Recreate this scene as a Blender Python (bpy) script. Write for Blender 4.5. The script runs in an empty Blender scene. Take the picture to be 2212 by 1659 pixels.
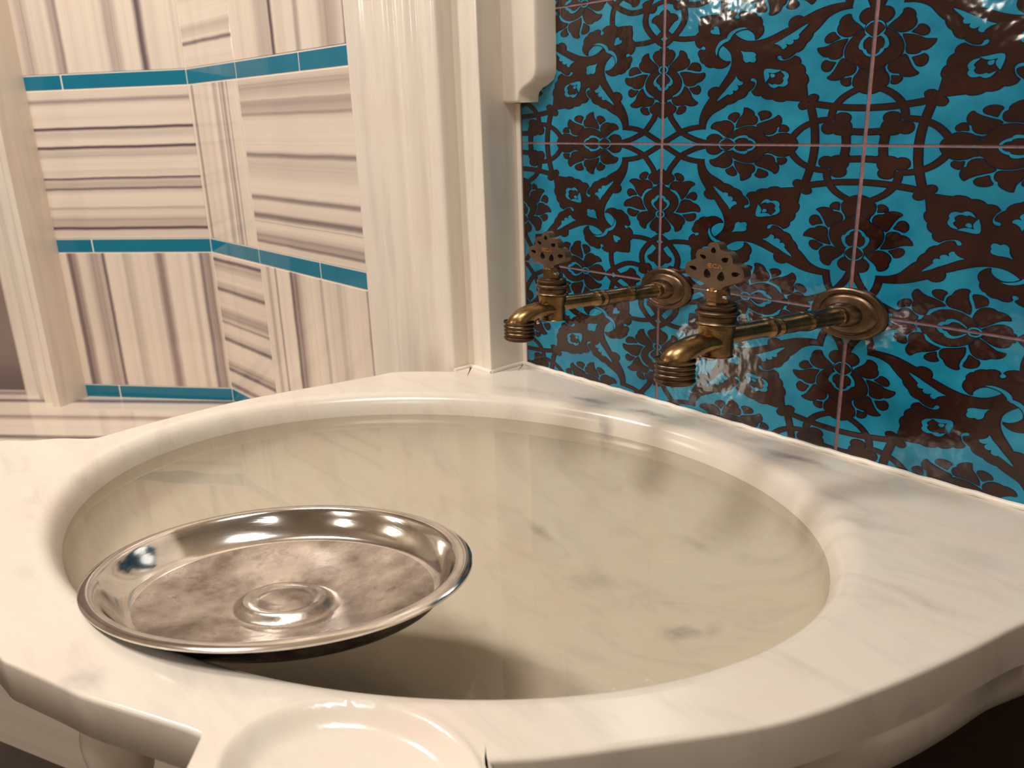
import bpy, bmesh, math, random
from mathutils import Vector, Matrix
from mathutils.geometry import tessellate_polygon
random.seed(7)
C = bpy.context.scene.collection
SC = bpy.context.scene
W, H, FPX = 2212, 1659, 1796.98
R = math.radians

# ---------------------------------------------------------------- camera
CAM_LOC = Vector((0.57729, -0.71896, 0.03797))
YAW, PITCH, ROLL = R(-49.13797), R(18.16133), R(-1.94957)
cy, sy = math.cos(YAW), math.sin(YAW)
fw = Vector((sy*math.cos(PITCH), cy*math.cos(PITCH), -math.sin(PITCH)))
rt0 = Vector((cy, -sy, 0)); up0 = rt0.cross(fw)
rt = rt0*math.cos(ROLL) + up0*math.sin(ROLL)
up = -rt0*math.sin(ROLL) + up0*math.cos(ROLL)
cd = bpy.data.cameras.new('camera'); cam = bpy.data.objects.new('camera', cd); C.objects.link(cam)
m = Matrix((rt, up, -fw)).transposed().to_4x4(); m.translation = CAM_LOC
cam.matrix_world = m
cd.sensor_fit = 'HORIZONTAL'; cd.sensor_width = 36; cd.lens = 36*FPX/W; cd.clip_start = 0.02
cd.dof.use_dof = True; cd.dof.focus_distance = 0.78; cd.dof.aperture_fstop = 11
SC.camera = cam
# ---------------------------------------------------------------- world, lights, exposure
w = bpy.data.worlds.new('world'); SC.world = w; w.use_nodes = True
w.node_tree.nodes['Background'].inputs[0].default_value = (1.0, 0.95, 0.89, 1)
w.node_tree.nodes['Background'].inputs[1].default_value = 0.16
SC.view_settings.view_transform = 'Standard'; SC.view_settings.look = 'None'
SC.view_settings.gamma = 1; SC.view_settings.use_curve_mapping = False
SC.view_settings.exposure = 0.33
def area(name, loc, target, size, power, col=(1, .96, .90)):
    l = bpy.data.lights.new(name, 'AREA'); l.shape = 'DISK'; l.size = size; l.energy = power; l.color = col
    o = bpy.data.objects.new(name, l); C.objects.link(o); o.location = loc
    o.rotation_euler = (Vector(target)-Vector(loc)).to_track_quat('-Z', 'Y').to_euler()
    return o
area('ceiling_light_over', (0.15, -1.05, 1.44), (0.1, -0.5, -0.3), 0.50, 13.5)
area('ceiling_light_left', (-0.95, -1.15, 1.44), (-1.0, -0.3, -0.2), 0.30, 17)
area('ceiling_light_room', (0.9, -2.2, 1.44), (0.5, -1.2, -1.0), 0.5, 4)

# ---------------------------------------------------------------- materials
def srgb(r, g, b):
    f = lambda c: (c/255/12.92) if c/255 <= .04045 else ((c/255+.055)/1.055)**2.4
    return (f(r), f(g), f(b), 1)
def mat(name, col, rough=.5, metal=0, coat=0, spec=.5):
    m = bpy.data.materials.new(name); m.use_nodes = True
    b = m.node_tree.nodes['Principled BSDF']
    b.inputs['Base Color'].default_value = col; b.inputs['Roughness'].default_value = rough
    b.inputs['Metallic'].default_value = metal; b.inputs['Coat Weight'].default_value = coat
    b.inputs['Coat Roughness'].default_value = .04; b.inputs['Specular IOR Level'].default_value = spec
    return m
class NT:
    def __init__(s, m): s.m = m; s.t = m.node_tree; s.b = s.t.nodes['Principled BSDF']
    def n(s, typ, **kw):
        nd = s.t.nodes.new(typ)
        for k, v in kw.items():
            if k.startswith('i_'):
                key = k[2:]; key = int(key) if key.isdigit() else key.replace('_', ' ')
                nd.inputs[key].default_value = v
            else: setattr(nd, k, v)
        return nd
    def l(s, a, b): s.t.links.new(a, b)
    def noise(s, vec, scale, detail=4, rough=.55, dist=0):
        nd = s.n('ShaderNodeTexNoise'); nd.inputs['Scale'].default_value = scale; nd.inputs['Detail'].default_value = detail
        nd.inputs['Roughness'].default_value = rough; nd.inputs['Distortion'].default_value = dist
        if vec is not None: s.l(vec, nd.inputs['Vector'])
        return nd.outputs['Fac']
    def ramp(s, fac, stops, interp='LINEAR'):
        nd = s.n('ShaderNodeValToRGB'); cr = nd.color_ramp; cr.interpolation = interp
        while len(cr.elements) > 1: cr.elements.remove(cr.elements[-1])
        cr.elements[0].position = stops[0][0]; cr.elements[0].color = stops[0][1]
        for p, c in stops[1:]:
            e = cr.elements.new(p); e.color = c
        s.l(fac, nd.inputs['Fac']); return nd.outputs['Color']
    def mix(s, fac, a, b, typ='MIX'):
        nd = s.n('ShaderNodeMix', data_type='RGBA', blend_type=typ)
        for v, i in ((fac, 0), (a, 6), (b, 7)):
            if isinstance(v, (int, float, tuple)): nd.inputs[i].default_value = v
            else: s.l(v, nd.inputs[i])
        return nd.outputs[2]
    def math(s, op, a, b=None, clamp=False):
        nd = s.n('ShaderNodeMath', operation=op, use_clamp=clamp)
        for v, i in ((a, 0), (b, 1)):
            if v is None: continue
            if isinstance(v, (int, float)): nd.inputs[i].default_value = v
            else: s.l(v, nd.inputs[i])
        return nd.outputs[0]
    def map(s, vec, scale=(1, 1, 1), rot=(0, 0, 0), loc=(0, 0, 0), typ='POINT'):
        nd = s.n('ShaderNodeMapping', vector_type=typ); s.l(vec, nd.inputs['Vector'])
        nd.inputs['Scale'].default_value = scale; nd.inputs['Rotation'].default_value = rot; nd.inputs['Location'].default_value = loc
        return nd.outputs['Vector']
    def obj(s): return s.n('ShaderNodeTexCoord').outputs['Object']
    def uv(s): return s.n('ShaderNodeTexCoord').outputs['UV']
    def bump(s, h, strength=.1, dist=.01):
        nd = s.n('ShaderNodeBump'); nd.inputs['Strength'].default_value = strength; nd.inputs['Distance'].default_value = dist
        s.l(h, nd.inputs['Height']); s.l(nd.outputs['Normal'], s.b.inputs['Normal']); return nd
G = lambda v: (v, v, v, 1)

# tile glazes
def glaze(name, c1, c2):
    m = mat(name, c1, .07, 0, .0, .55); t = NT(m); o = t.obj()
    t.l(t.mix(t.ramp(t.noise(t.map(o, (1, 1, 1.3)), 22, 5, .6), [(.35, G(0)), (.68, G(1))]), c1, c2), t.b.inputs['Base Color'])
    hb = t.math('ADD', t.noise(o, 24, 2, .5), t.math('MULTIPLY', t.noise(o, 110, 1, .5), .22))
    t.bump(hb, .16, .005)
    return m
BLUE = glaze('turquoise_glaze', (0.004, 0.175, 0.30, 1), (0.017, 0.275, 0.42, 1))
BROWN = glaze('brown_glaze', (0.018, 0.0065, 0.004, 1), (0.040, 0.012, 0.008, 1))
NAVY = glaze('navy_outline_glaze', (0.003, 0.007, 0.022, 1), (0.004, 0.009, 0.03, 1))
GROUT = mat('tile_grout', (0.22, 0.085, 0.085, 1), .55)
t = NT(GROUT); t.l(t.mix(t.noise(t.obj(), 160, 3), (0.10, .03, .03, 1), (0.42, .2, .2, 1)), t.b.inputs['Base Color'])
WGROUT = mat('white_grout', (0.86, .78, .68, 1), .6)
TEAL = mat('teal_strip_glaze', (0.004, 0.17, 0.29, 1), .06, 0, 0, .5)
t = NT(TEAL); t.l(t.mix(t.noise(t.obj(), 14, 4), (0.003, .16, .27, 1), (0.008, .205, .32, 1)), t.b.inputs['Base Color'])

CREAM = (0.80, 0.70, 0.59, 1)
def white_marble(name, streak_rot=(0, 0, 0), streak_scale=(1, 1, 1), veins=(), amount=.35, rough=.14):
    m = mat(name, CREAM, rough, 0, 0, .5); t = NT(m); o = t.obj()
    warm = t.mix(t.noise(o, 6, 3), (0.83, 0.725, 0.615, 1), (0.82, 0.75, 0.65, 1))
    warm = t.mix(t.ramp(t.noise(o, 11, 2), [(.5, G(0)), (.75, G(1))]), warm, (0.83, .695, .60, 1))
    sv = t.map(o, streak_scale, streak_rot)
    g = t.ramp(t.noise(sv, 5.5, 6, .6, .8), [(.50, G(0)), (.80, G(1))])
    col = t.mix(t.math('MULTIPLY', g, amount), warm, (0.40, 0.34, 0.32, 1))
    if veins:
        dn = t.n('ShaderNodeTexNoise'); dn.inputs['Scale'].default_value = 30; dn.inputs['Detail'].default_value = 5; t.l(o, dn.inputs['Vector'])
        off = t.n('ShaderNodeVectorMath', operation='SUBTRACT'); t.l(dn.outputs['Color'], off.inputs[0]); off.inputs[1].default_value = (.5, .5, .5)
        sc = t.n('ShaderNodeVectorMath', operation='SCALE'); t.l(off.outputs[0], sc.inputs[0]); sc.inputs['Scale'].default_value = .028
        ad = t.n('ShaderNodeVectorMath', operation='ADD'); t.l(o, ad.inputs[0]); t.l(sc.outputs[0], ad.inputs[1])
        acc = None
        for (x, y, z, ln, wd, ang, k) in veins:
            mp = t.map(t.map(ad.outputs[0], loc=(-x, -y, -z)), scale=(1/ln, 1/wd, 1/.05), rot=(0, 0, 0)) if ang == 0 else \
                t.map(t.map(t.map(ad.outputs[0], loc=(-x, -y, -z)), rot=(0, 0, -R(ang))), scale=(1/ln, 1/wd, 1/.06))
            le = t.n('ShaderNodeVectorMath', operation='LENGTH'); t.l(mp, le.inputs[0])
            v = t.n('ShaderNodeMapRange', interpolation_type='SMOOTHSTEP'); t.l(le.outputs['Value'], v.inputs[0])
            v.inputs[1].default_value = 0; v.inputs[2].default_value = 1; v.inputs[3].default_value = k; v.inputs[4].default_value = 0
            acc = v.outputs[0] if acc is None else t.math('MAXIMUM', acc, v.outputs[0])
        fine = t.ramp(t.noise(o, 140, 3), [(.3, G(.55)), (.7, G(1))])
        col = t.mix(t.math('MULTIPLY', acc, fine), col, (0.16, 0.135, 0.17, 1))
    t.l(col, t.b.inputs['Base Color'])
    t.b.inputs['Subsurface Weight'].default_value = 0
    return m
PILM = white_marble('cream_marble', (0, 0, 0), (7, 7, .5), (), .38, .16)
BRKM = white_marble('glazed_cream_trim', (0, 0, 0), (2, 2, 2), (), .12, .05)
SIL = mat('white_silicone', (0.90, .82, .72, 1), .35)

STC = {}
def striped(name, lines, axis=0, seed=0, base=((0.84, .70, .585, 1), (0.84, .74, .63, 1)), tone=(0.30, .215, .20, 1)):
    m = mat(name, CREAM, .07, 0, 0, .5); t = NT(m); uvv = t.uv()
    wob = t.noise(t.map(uvv, (3, 3, 1), loc=(seed, seed*2, 0)), 1.2, 3)
    sx = t.n('ShaderNodeSeparateXYZ'); t.l(uvv, sx.inputs[0])
    p = t.math('ADD', sx.outputs[axis], t.math('MULTIPLY', t.math('SUBTRACT', wob, .5), .012))
    soft = None
    def prof(sel, soften):
        stops = [(0.0, 0.)]
        for (c, wd, k) in sorted(sel):
            a, b_ = c-wd*soften, c+wd*soften
            stops += [(a, 0.), (c-wd*.35, k), (c+wd*.35, k*.9), (b_, 0.)]
        st = []; last = -1
        for q, v in stops:
            q = min(max(q, 0), 1)
            if q <= last: q = last+.0012
            if q > 1: break
            st.append((q, G(v))); last = q
        return t.ramp(p, st[:32])
    a = prof([x for x in lines if x[1] > .018][:7], 1.3); b_ = prof([(x[0], x[1]*1.25, min(1, x[2]*1.1)) for x in lines if x[1] <= .018][:7], 1.5)
    st = t.n('ShaderNodeCombineXYZ'); t.l(p, st.inputs[0]); st.inputs[1].default_value = seed*3.1
    hair = t.ramp(t.noise(st.outputs[0], 26, 6, .75), [(.5, G(0)), (.72, G(1))])
    wide = t.ramp(t.noise(st.outputs[0], 6, 3, .6), [(.42, G(0)), (.7, G(1))])
    bc = t.mix(t.noise(uvv, 3, 2), base[0], base[1])
    bc = t.mix(t.math('MULTIPLY', wide, .30), bc, (0.48, .37, .31, 1))
    aa = t.math('MULTIPLY', a, t.math('ADD', t.math('MULTIPLY', hair, .55), .70))
    bc = t.mix(t.math('MULTIPLY', hair, .30), bc, (0.42, .32, .28, 1))
    bc = t.mix(t.math('MULTIPLY', aa, 1.6, True), bc, (0.30, .215, .20, 1))
    bc = t.mix(b_, bc, (0.105, .06, .085, 1))
    t.l(bc, t.b.inputs['Base Color']); return m

# brass
def brass(name, c_hi, c_lo, rough=.26):
    m = mat(name, c_hi, rough, 1.0); t = NT(m); o = t.obj()
    n1 = t.ramp(t.noise(o, 42, 5, .6), [(.36, G(0)), (.62, G(1))])
    n2 = t.noise(t.map(o, (1, 1, 14)), 160, 3, .6)
    c = t.mix(n1, c_lo, c_hi); c = t.mix(t.math('MULTIPLY', n2, .55), c, (0.05, .028, .014, 1))
    t.l(c, t.b.inputs['Base Color'])
    t.l(t.math('ADD', t.math('MULTIPLY', n2, .16), rough-.06), t.b.inputs['Roughness'])
    t.bump(t.noise(t.map(o, (1, 1, 10)), 220, 2), .05, .001)
    return m
BRASS = brass('antique_brass', (0.46, 0.28, 0.115, 1), (0.19, .115, .055, 1))
BRASSD = brass('dark_brass', (0.22, .14, .085, 1), (0.10, .065, .045, 1), .3)
HANDM = brass('brushed_handle_brass', (0.30, .215, .14, 1), (0.20, .14, .10, 1), .42)
GOLD = mat('gold_letter', (0.75, .42, .16, 1), .35, 1.0)
CHROME = mat('screw_metal', (0.75, .72, .7, 1), .12, 1.0)

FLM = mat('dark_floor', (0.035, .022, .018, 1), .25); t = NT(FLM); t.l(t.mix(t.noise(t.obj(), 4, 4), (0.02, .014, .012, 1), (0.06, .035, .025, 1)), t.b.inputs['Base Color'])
# ---------------------------------------------------------------- mesh helpers
def link(name, verts, faces, mats, parent=None, mi=None, smooth=None, uvs=None, auto=None):
    me = bpy.data.meshes.new(name); me.from_pydata([tuple(v) for v in verts], [], faces)
    for mm in (mats if isinstance(mats, (list, tuple)) else [mats]): me.materials.append(mm)
    if mi: me.polygons.foreach_set('material_index', mi)
    if smooth: me.polygons.foreach_set('use_smooth', [True]*len(me.polygons))
    if uvs:
        lay = me.uv_layers.new(name='UVMap')
        for i, pl in enumerate(me.polygons):
            for j, li in enumerate(pl.loop_indices): lay.data[li].uv = uvs[i][j]
    me.validate(); me.update()
    o = bpy.data.objects.new(name, me); C.objects.link(o)
    if auto is not None:
        bm = bmesh.new(); bm.from_mesh(me); bmesh.ops.recalc_face_normals(bm, faces=bm.faces)
        for e in bm.edges:
            if len(e.link_faces) == 2 and e.calc_face_angle(0) > R(auto): e.smooth = False
        for f in bm.faces: f.smooth = True
        bm.to_mesh(me); bm.free()
    if parent: o.parent = parent
    return o
def tag(o, label, cat=None, group=None, kind=None):
    if label: o['label'] = label
    if cat: o['category'] = cat
    if group: o['group'] = group
    if kind: o['kind'] = kind
def struct(o, label): o['kind'] = 'structure'; o['label'] = label; return o
class MB:
    def __init__(s): s.v = []; s.f = []; s.mi = []; s.uv = []
    def add(s, vs, fs, mi=0):
        n = len(s.v); s.v += [tuple(v) for v in vs]; s.f += [tuple(i+n for i in f) for f in fs]; s.mi += [mi]*len(fs)
    def lathe(s, prof, seg=48, fr=None, mi=0, cap=True):
        # prof: (axial, radius); fr maps (axial, a, b)->point
        vs = []; fs = []
        for (z, r) in prof:
            for k in range(seg):
                a = 2*math.pi*k/seg; vs.append(fr(z, r*math.cos(a), r*math.sin(a)))
        n = len(prof)
        for i in range(n-1):
            for k in range(seg):
                k2 = (k+1) % seg; fs.append((i*seg+k, i*seg+k2, (i+1)*seg+k2, (i+1)*seg+k))
        if cap: fs.append(tuple(range(seg-1, -1, -1))); fs.append(tuple((n-1)*seg+k for k in range(seg)))
        s.add(vs, fs, mi)
    def tube(s, pts, rad, seg=28, mi=0, cap=True, fr=None):
        pts = [Vector(p) for p in pts]; vs = []; fs = []; n = len(pts)
        rad = rad if isinstance(rad, (list, tuple)) else [rad]*n
        up_ = Vector((1, 0, 0)); 
        for i, p in enumerate(pts):
            d = (pts[min(i+1, n-1)]-pts[max(i-1, 0)]).normalized()
            x = up_-d*up_.dot(d)
            if x.length < .1: x = Vector((0, 0, 1))-d*d.z
            x.normalize(); y = d.cross(x)
            for k in range(seg):
                a = 2*math.pi*k/seg; q = p+x*rad[i]*math.cos(a)+y*rad[i]*math.sin(a); vs.append(fr(q) if fr else q)
        for i in range(n-1):
            for k in range(seg):
                k2 = (k+1) % seg; fs.append((i*seg+k, i*seg+k2, (i+1)*seg+k2, (i+1)*seg+k))
        if cap: fs.append(tuple(range(seg-1, -1, -1))); fs.append(tuple((n-1)*seg+k for k in range(seg)))
        s.add(vs, fs, mi)
    def box(s, a, b, mi=0):
        x0, y0, z0 = a; x1, y1, z1 = b
        vs = [(x0, y0, z0), (x1, y0, z0), (x1, y1, z0), (x0, y1, z0), (x0, y0, z1), (x1, y0, z1), (x1, y1, z1), (x0, y1, z1)]
        s.add(vs, [(0, 3, 2, 1), (4, 5, 6, 7), (0, 1, 5, 4), (1, 2, 6, 5), (2, 3, 7, 6), (3, 0, 4, 7)], mi)
    def build(s, name, mats, parent=None, auto=35): return link(name, s.v, s.f, mats, parent, s.mi, auto=auto)

# room frame: the basin, taps and bowl are set out in (X, Y, Z) and carried to the world by this affine frame
ASP = 0.66751
BX, BY = 0.25, 0.843
def A(X, Y, Z): return Vector((X+BX*Y, BY*Y, ASP*Z))
ZR = -0.2865           # world height of the basin rim
TW, TH = 0.22, 0.22*ASP  # wall tile

# ---------------------------------------------------------------- tile pattern (one quarter-turn symmetric glazed tile)
KZ = 8.0145
def cam_ray(px, py): return rt*((px-W/2)/FPX) + up*((H/2-py)/FPX) + fw
def wall_uv(px, py):
    d = cam_ray(px, py); tt = -CAM_LOC.y/d.y; P = CAM_LOC+d*tt
    return P.x/TW, P.z/TH
CR = {'C1': (1420, 0, 1), 'C2': (1620, 0, 1), 'C3': (1420, 120, 1), 'C4': (1640, 150, 1), 'C6': (1730, 400, 2)}
def st(crop, x, y):
    ox, oy, k = CR[crop]; u, v = wall_uv(ox+x/KZ, oy+y/KZ)
    return (1-u, v) if k == 1 else (u-1, -v)
def parse(s):
    out = []
    for tok in s.split():
        c = tok.endswith('*'); x, y = tok.rstrip('*').split(','); out.append((float(x), float(y), c))
    return out
def smooth_poly(pts, closed=True, sub=3):
    n = len(pts); res = []
    for i in range(n if closed else n-1):
        p1, p2 = pts[i], pts[(i+1) % n]
        p0 = pts[i-1] if (closed or i > 0) else p1; p3 = pts[(i+2) % n] if (closed or i+2 < n) else p2
        if p1[2]: p0 = p1
        if p2[2]: p3 = p2
        sl = math.hypot(p2[0]-p1[0], p2[1]-p1[1])
        f1 = min(1, 1.15*sl/(math.hypot(p2[0]-p0[0], p2[1]-p0[1])*.5+1e-9)); f2 = min(1, 1.15*sl/(math.hypot(p3[0]-p1[0], p3[1]-p1[1])*.5+1e-9))
        for k in range(sub):
            t_ = k/sub; a = []
            for d in (0, 1):
                m1 = (p2[d]-p0[d])*.5*f1; m2 = (p3[d]-p1[d])*.5*f2
                a.append((2*t_**3-3*t_**2+1)*p1[d]+(t_**3-2*t_**2+t_)*m1+(-2*t_**3+3*t_**2)*p2[d]+(t_**3-t_**2)*m2)
            res.append(tuple(a))
    if not closed: res.append(pts[-1][:2])
    return res
def P(crop, s, closed=True):
    pts = [(*st(crop, x, y), c) for x, y, c in parse(s)]
    return smooth_poly(pts, closed)
BR = []   # brown fills
CU = []   # blue cut-outs (on brown)
B2 = []   # brown inside cut-outs
# flower on the M-R edge
BR += [P('C1', '60,840* 180,840* 200,870 250,875 290,910 300,960 275,1020 230,1080 170,1140 130,1130* 60,1125*'),
 P('C1', '400,885* 450,895 490,930 505,960* 515,1010 545,1040 550,1090 530,1140 480,1180 420,1205 345,1225* 290,1190 215,1158* 260,1100 330,1030 380,970 395,920'),
 P('C1', '525,1200* 570,1150 600,1105 650,1093 710,1105 745,1150 750,1195 735,1225 680,1222 600,1205'),
 P('C1', '400,1265* 480,1255 560,1262 640,1280 740,1285 800,1270 820,1290 810,1340 770,1390 720,1415 680,1430* 640,1465 570,1485 510,1475 475,1440 455,1370 430,1310'),
 P('C1', '565,1530* 620,1525 670,1510 710,1490 740,1530 740,1580 710,1620 665,1625 620,1600 590,1565'),
 P('C3', '480,540* 530,590 570,660 590,720 640,780 695,820* 660,850 590,868 520,855 470,845* 430,855 350,858 300,840 270,800 265,760 290,730 350,715 400,680 450,610'),
 P('C3', '370,905* 420,890 460,882 488,900 480,950 440,990 390,1010 350,1005 338,985 360,950 372,920'),
 P('C3', '60,870* 100,865 140,840 170,820 220,810* 250,850 310,890 320,930 290,980 240,1005* 180,1030 130,1070 85,1085 60,1085*'),
 P('C3', '60,200* 185,223* 250,240 320,285 380,360 412,440 410,510 380,590 320,650 255,690* 245,730 210,745 165,760* 150,795 120,805 85,830* 60,830*')]
CU += [P('C3', '165,318* 230,370 270,430 270,480 240,520 205,530* 190,570 150,600 110,612 60,605* 60,560* 110,565 150,545 165,505* 200,480 225,450 225,410 190,360 150,325*'),
 P('C3', '60,165* 95,165 150,180 190,215 190,260 165,300 110,325 60,328*')]
B2 += [P('C3', '60,192* 95,195 140,215 155,245 145,275 110,295 60,298*')]
# stems near R
BUD = P('C1', '60,170* 150,175 200,210 225,250* 280,245 330,270 350,310 340,340* 290,370 240,430 200,490 170,530* 100,560 60,560*')
BR += [BUD]
LINES = []
def stroke(crop, s, wz):
    pts = [(*st(crop, x, y), False) for x, y, c in parse(s)]
    LINES.append((smooth_poly(pts, False, 4), wz/KZ/434/2))
stroke('C1', '100,800 200,720 300,620 400,490 465,370 480,250 455,120 420,80', 88)
stroke('C1', '90,470 150,560 230,630 340,668 480,678 600,668 720,650', 80)
stroke('C1', '60,30 200,22 330,50 420,90', 62)
BR += [P('C1', '290,85* 320,60 400,40 480,60 520,130* 460,150 400,150 340,165 300,130')]
# stems near M
stroke('C3', '205,960 240,1080 310,1190 380,1290 450,1350 560,1410 700,1470 880,1520', 84)
stroke('C3', '800,1230 640,1250 520,1280 400,1330 250,1420 90,1520', 84)
# stems near K
stroke('C4', '560,1190 650,1090 760,1000 900,930 1050,885 1180,870 1270,865', 84)
stroke('C4', '880,590 905,680 930,800 955,950 968,1100 965,1400', 96)
stroke('C4', '1500,1100 1508,1220 1500,1400', 100)
BR += [P('C4', '700,600 690,640 720,680 770,685 840,660 880,600* 800,520* 740,560'),
 P('C4', '1330,880* 1290,920 1240,930 1160,930 1100,980 1095,1050 1140,1100 1220,1110 1280,1090* 1340,1120 1430,1130 1550,1120* 1590,1150*')]
# palmette, lower-left half (closed along the tile diagonal)
half = [(*st('C1', x, y), c) for x, y, c in parse('730,315* 740,380 728,450 735,540* 725,570 690,605 690,650 670,710 675,760 710,810 745,830* 760,808 790,790 830,800 855,835 835,872 790,880 760,870* 730,890 718,930 730,970 750,1000* 755,1050 790,1090 825,1100* 850,1140 920,1165 980,1155* 1040,1175 1120,1175 1190,1145 1240,1100 1260,1070* 1200,1075 1130,1050 1070,1000 1045,950 1050,880 1085,815 1130,770* 1200,820 1265,890 1300,970 1305,1060 1290,1150 1250,1250 1190,1350 1130,1440 1080,1520*')]
half += [(*st('C3', x, y), c) for x, y, c in parse('1010,555 940,575 895,625 890,680 925,725* 890,780 820,890 770,1000 745,1100 735,1190* 790,1235* 822,1275* 840,1170 880,1090 950,1010 1050,950 1150,890 1210,840* 1270,830 1340,800 1390,760* 1450,740 1510,710 1550,660 1555,630* 1600,600 1660,540 1680,480 1660,465 1610,450 1600,410 1630,380 1690,385 1735,430 1730,500 1690,580 1645,620* 1680,670 1740,690 1800,685* 1850,730 1920,750 2000,745*')]
half += [(*st('C4', x, y), c) for x, y, c in parse('300,540 400,550 470,525* 560,530 700,540* 790,560*')]
a0, a1 = half[0], half[-1]; e0 = (a0[0]+a0[1])/2; e1 = (a1[0]+a1[1])/2
half = [(e0, e0, True)] + half[1:-1] + [(e1, e1, True)]
BR += [smooth_poly(half)]
CUFULL = [P('C1', '1090,600* 1030,595 960,585 925,555 940,525 990,510* 985,475 1020,455 1060,470 1080,530'),
 P('C1', '1450,880* 1520,900 1620,900 1690,915 1715,950 1700,985* 1715,1030 1690,1075 1640,1080 1600,1065* 1560,1085 1520,1070 1495,1030 1490,960'),
 P('C2', '545,1210* 460,1205 340,1190 270,1200 248,1240 250,1320 275,1425* 320,1370 345,1310 325,1255* 400,1265 480,1250'),
 P('C2', '360,1280* 400,1275 440,1295 430,1330 395,1345 365,1325'),
 P('C2', '540,1225* 620,1240 675,1290 675,1340 650,1385* 665,1430 630,1480 570,1500 500,1490* 430,1525 360,1500 315,1430* 350,1450 400,1468 430,1450* 490,1465 550,1450 590,1400 575,1355* 605,1320 590,1280 550,1245')]
CU += [P('C1', '1235,680* 1200,670 1110,710 1050,780 1015,860 1015,920 1035,970* 1050,890 1080,820 1130,770 1190,730 1245,710*'),
 P('C3', '1375,355* 1400,410 1450,450 1490,465 1470,505 1420,520 1380,505* 1410,550 1390,595 1350,610 1320,600* 1310,660 1260,680 1230,670* 1150,720 1080,770 1035,790* 1100,700 1180,610 1260,510 1330,430')]
# flower on the K-M edge
BR += [P('C6', '860,185* 1040,185 1110,200 1165,225* 1240,300* 1285,340 1290,400 1260,480 1200,540 1180,590* 1120,565 1080,545 1040,510 1000,505 860,505*'),
 P('C6', '1335,465* 1355,420 1350,360 1400,345 1460,365 1500,410 1490,455 1420,460'),
 P('C6', '1470,800* 1400,740 1320,690 1260,650 1255,600 1290,545 1360,520 1440,520* 1500,480 1580,465 1670,475 1730,500 1755,520* 1690,555 1620,620 1560,700 1510,770'),
 P('C6', '1615,755* 1660,700 1700,650 1760,630 1820,650 1855,700 1845,770 1790,812 1740,790 1680,770'),
 P('C6', '1385,1100* 1430,1040 1475,960 1490,870 1520,830 1600,820 1680,835 1725,880* 1800,890 1860,930 1910,990 1925,1040* 1840,1035 1740,1040 1650,1070 1530,1095'),
 P('C6', '1525,1145* 1600,1130 1680,1105 1750,1110 1780,1150 1760,1200 1700,1240 1620,1248 1590,1200'),
 P('C6', '1130,1220* 1200,1200 1300,1150 1400,1150 1490,1190 1540,1250 1540,1310 1505,1360* 1500,1410 1450,1460 1380,1480 1330,1470 1320,1420 1270,1350 1200,1290'),
 P('C6', '800,1300* 1040,1270* 1090,1290 1150,1350 1165,1410 1130,1470 1060,1500 990,1495* 800,1500*'),
 P('C6', '800,1200* 1100,1195* 1250,1130 1350,1050 1410,960 1425,870 1400,780 1320,710 1220,665 1190,650* 1170,610 1110,595* 1080,565 1020,535 800,535*')]
CU += [P('C6', '800,760* 970,755 1060,790 1110,840 1130,885* 1180,910 1190,960 1150,1040 1080,1100 1040,1115* 1000,1085* 1090,1040 1120,970 1105,900 1065,880* 1050,830 1010,800 970,790 800,795*'),
 P('C6', '800,1050* 960,1050 1030,1090 1080,1130 1085,1200 1060,1250 1030,1280 960,1305 800,1300*')]
B2 += [P('C6', '800,1085* 960,1080 1010,1120 1060,1170 1060,1210 1020,1240 970,1270 800,1270*')]

def clip(poly, lo, hi):
    for ax, lim, sg in ((0, lo, 1), (0, hi, -1), (1, lo, 1), (1, hi, -1)):
        out = []; n = len(poly)
        for i in range(n):
            a, b = poly[i], poly[(i+1) % n]
            ia = (a[ax]-lim)*sg >= 0; ib = (b[ax]-lim)*sg >= 0
            if ia: out.append(a)
            if ia != ib:
                q = (lim-a[ax])/(b[ax]-a[ax]); out.append((a[0]+(b[0]-a[0])*q, a[1]+(b[1]-a[1])*q))
        poly = out
        if len(poly) < 3: return []
    return poly
GAP = 0.0085
CNT = [0]
TILE = []   # (verts2d, faces, layer, material)
def put(poly, layer, mi):
    poly = clip(poly, GAP, 1-GAP)
    q = []
    for p_ in poly:
        if not q or (abs(p_[0]-q[-1][0])+abs(p_[1]-q[-1][1])) > 1e-5: q.append(p_)
    if len(q) < 3: return
    tr = tessellate_polygon([[Vector((a, b, 0)) for a, b in q]])
    TILE.append((q, tr, layer*1e-4+CNT[0]*1e-6, mi))
def ribbon(pts, wd, layer, mi, closed=True):
    n = len(pts); L_ = []; R_ = []
    for i in range(n):
        if closed: a, b = pts[i-1], pts[(i+1) % n]
        else: a, b = pts[max(i-1, 0)], pts[min(i+1, n-1)]
        dx, dy = b[0]-a[0], b[1]-a[1]; l = math.hypot(dx, dy) or 1
        nx, ny = -dy/l*wd, dx/l*wd
        L_.append((pts[i][0]+nx, pts[i][1]+ny)); R_.append((pts[i][0]-nx, pts[i][1]-ny))
    for i in range(n if closed else n-1):
        j = (i+1) % n; put([L_[i], L_[j], R_[j], R_[i]], layer, mi)
OW = 0.0056
sw = lambda pl: [(b, a) for a, b in pl]
def both(fn, pl): CNT[0] += 1; fn(pl); CNT[0] += 1; fn(sw(pl))
for pl in BR:
    both(lambda q: ribbon(q, OW, 1, 2), pl); both(lambda q: put(q, 3, 1), pl)
for pts, hw in LINES:
    both(lambda q: ribbon(q, hw+OW, 1, 2, False), pts); both(lambda q: ribbon(q, hw, 3, 1, False), pts)
for pl in CU:
    both(lambda q: ribbon(q, OW*.8, 4, 2), pl); both(lambda q: put(q, 5, 0), pl)
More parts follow.
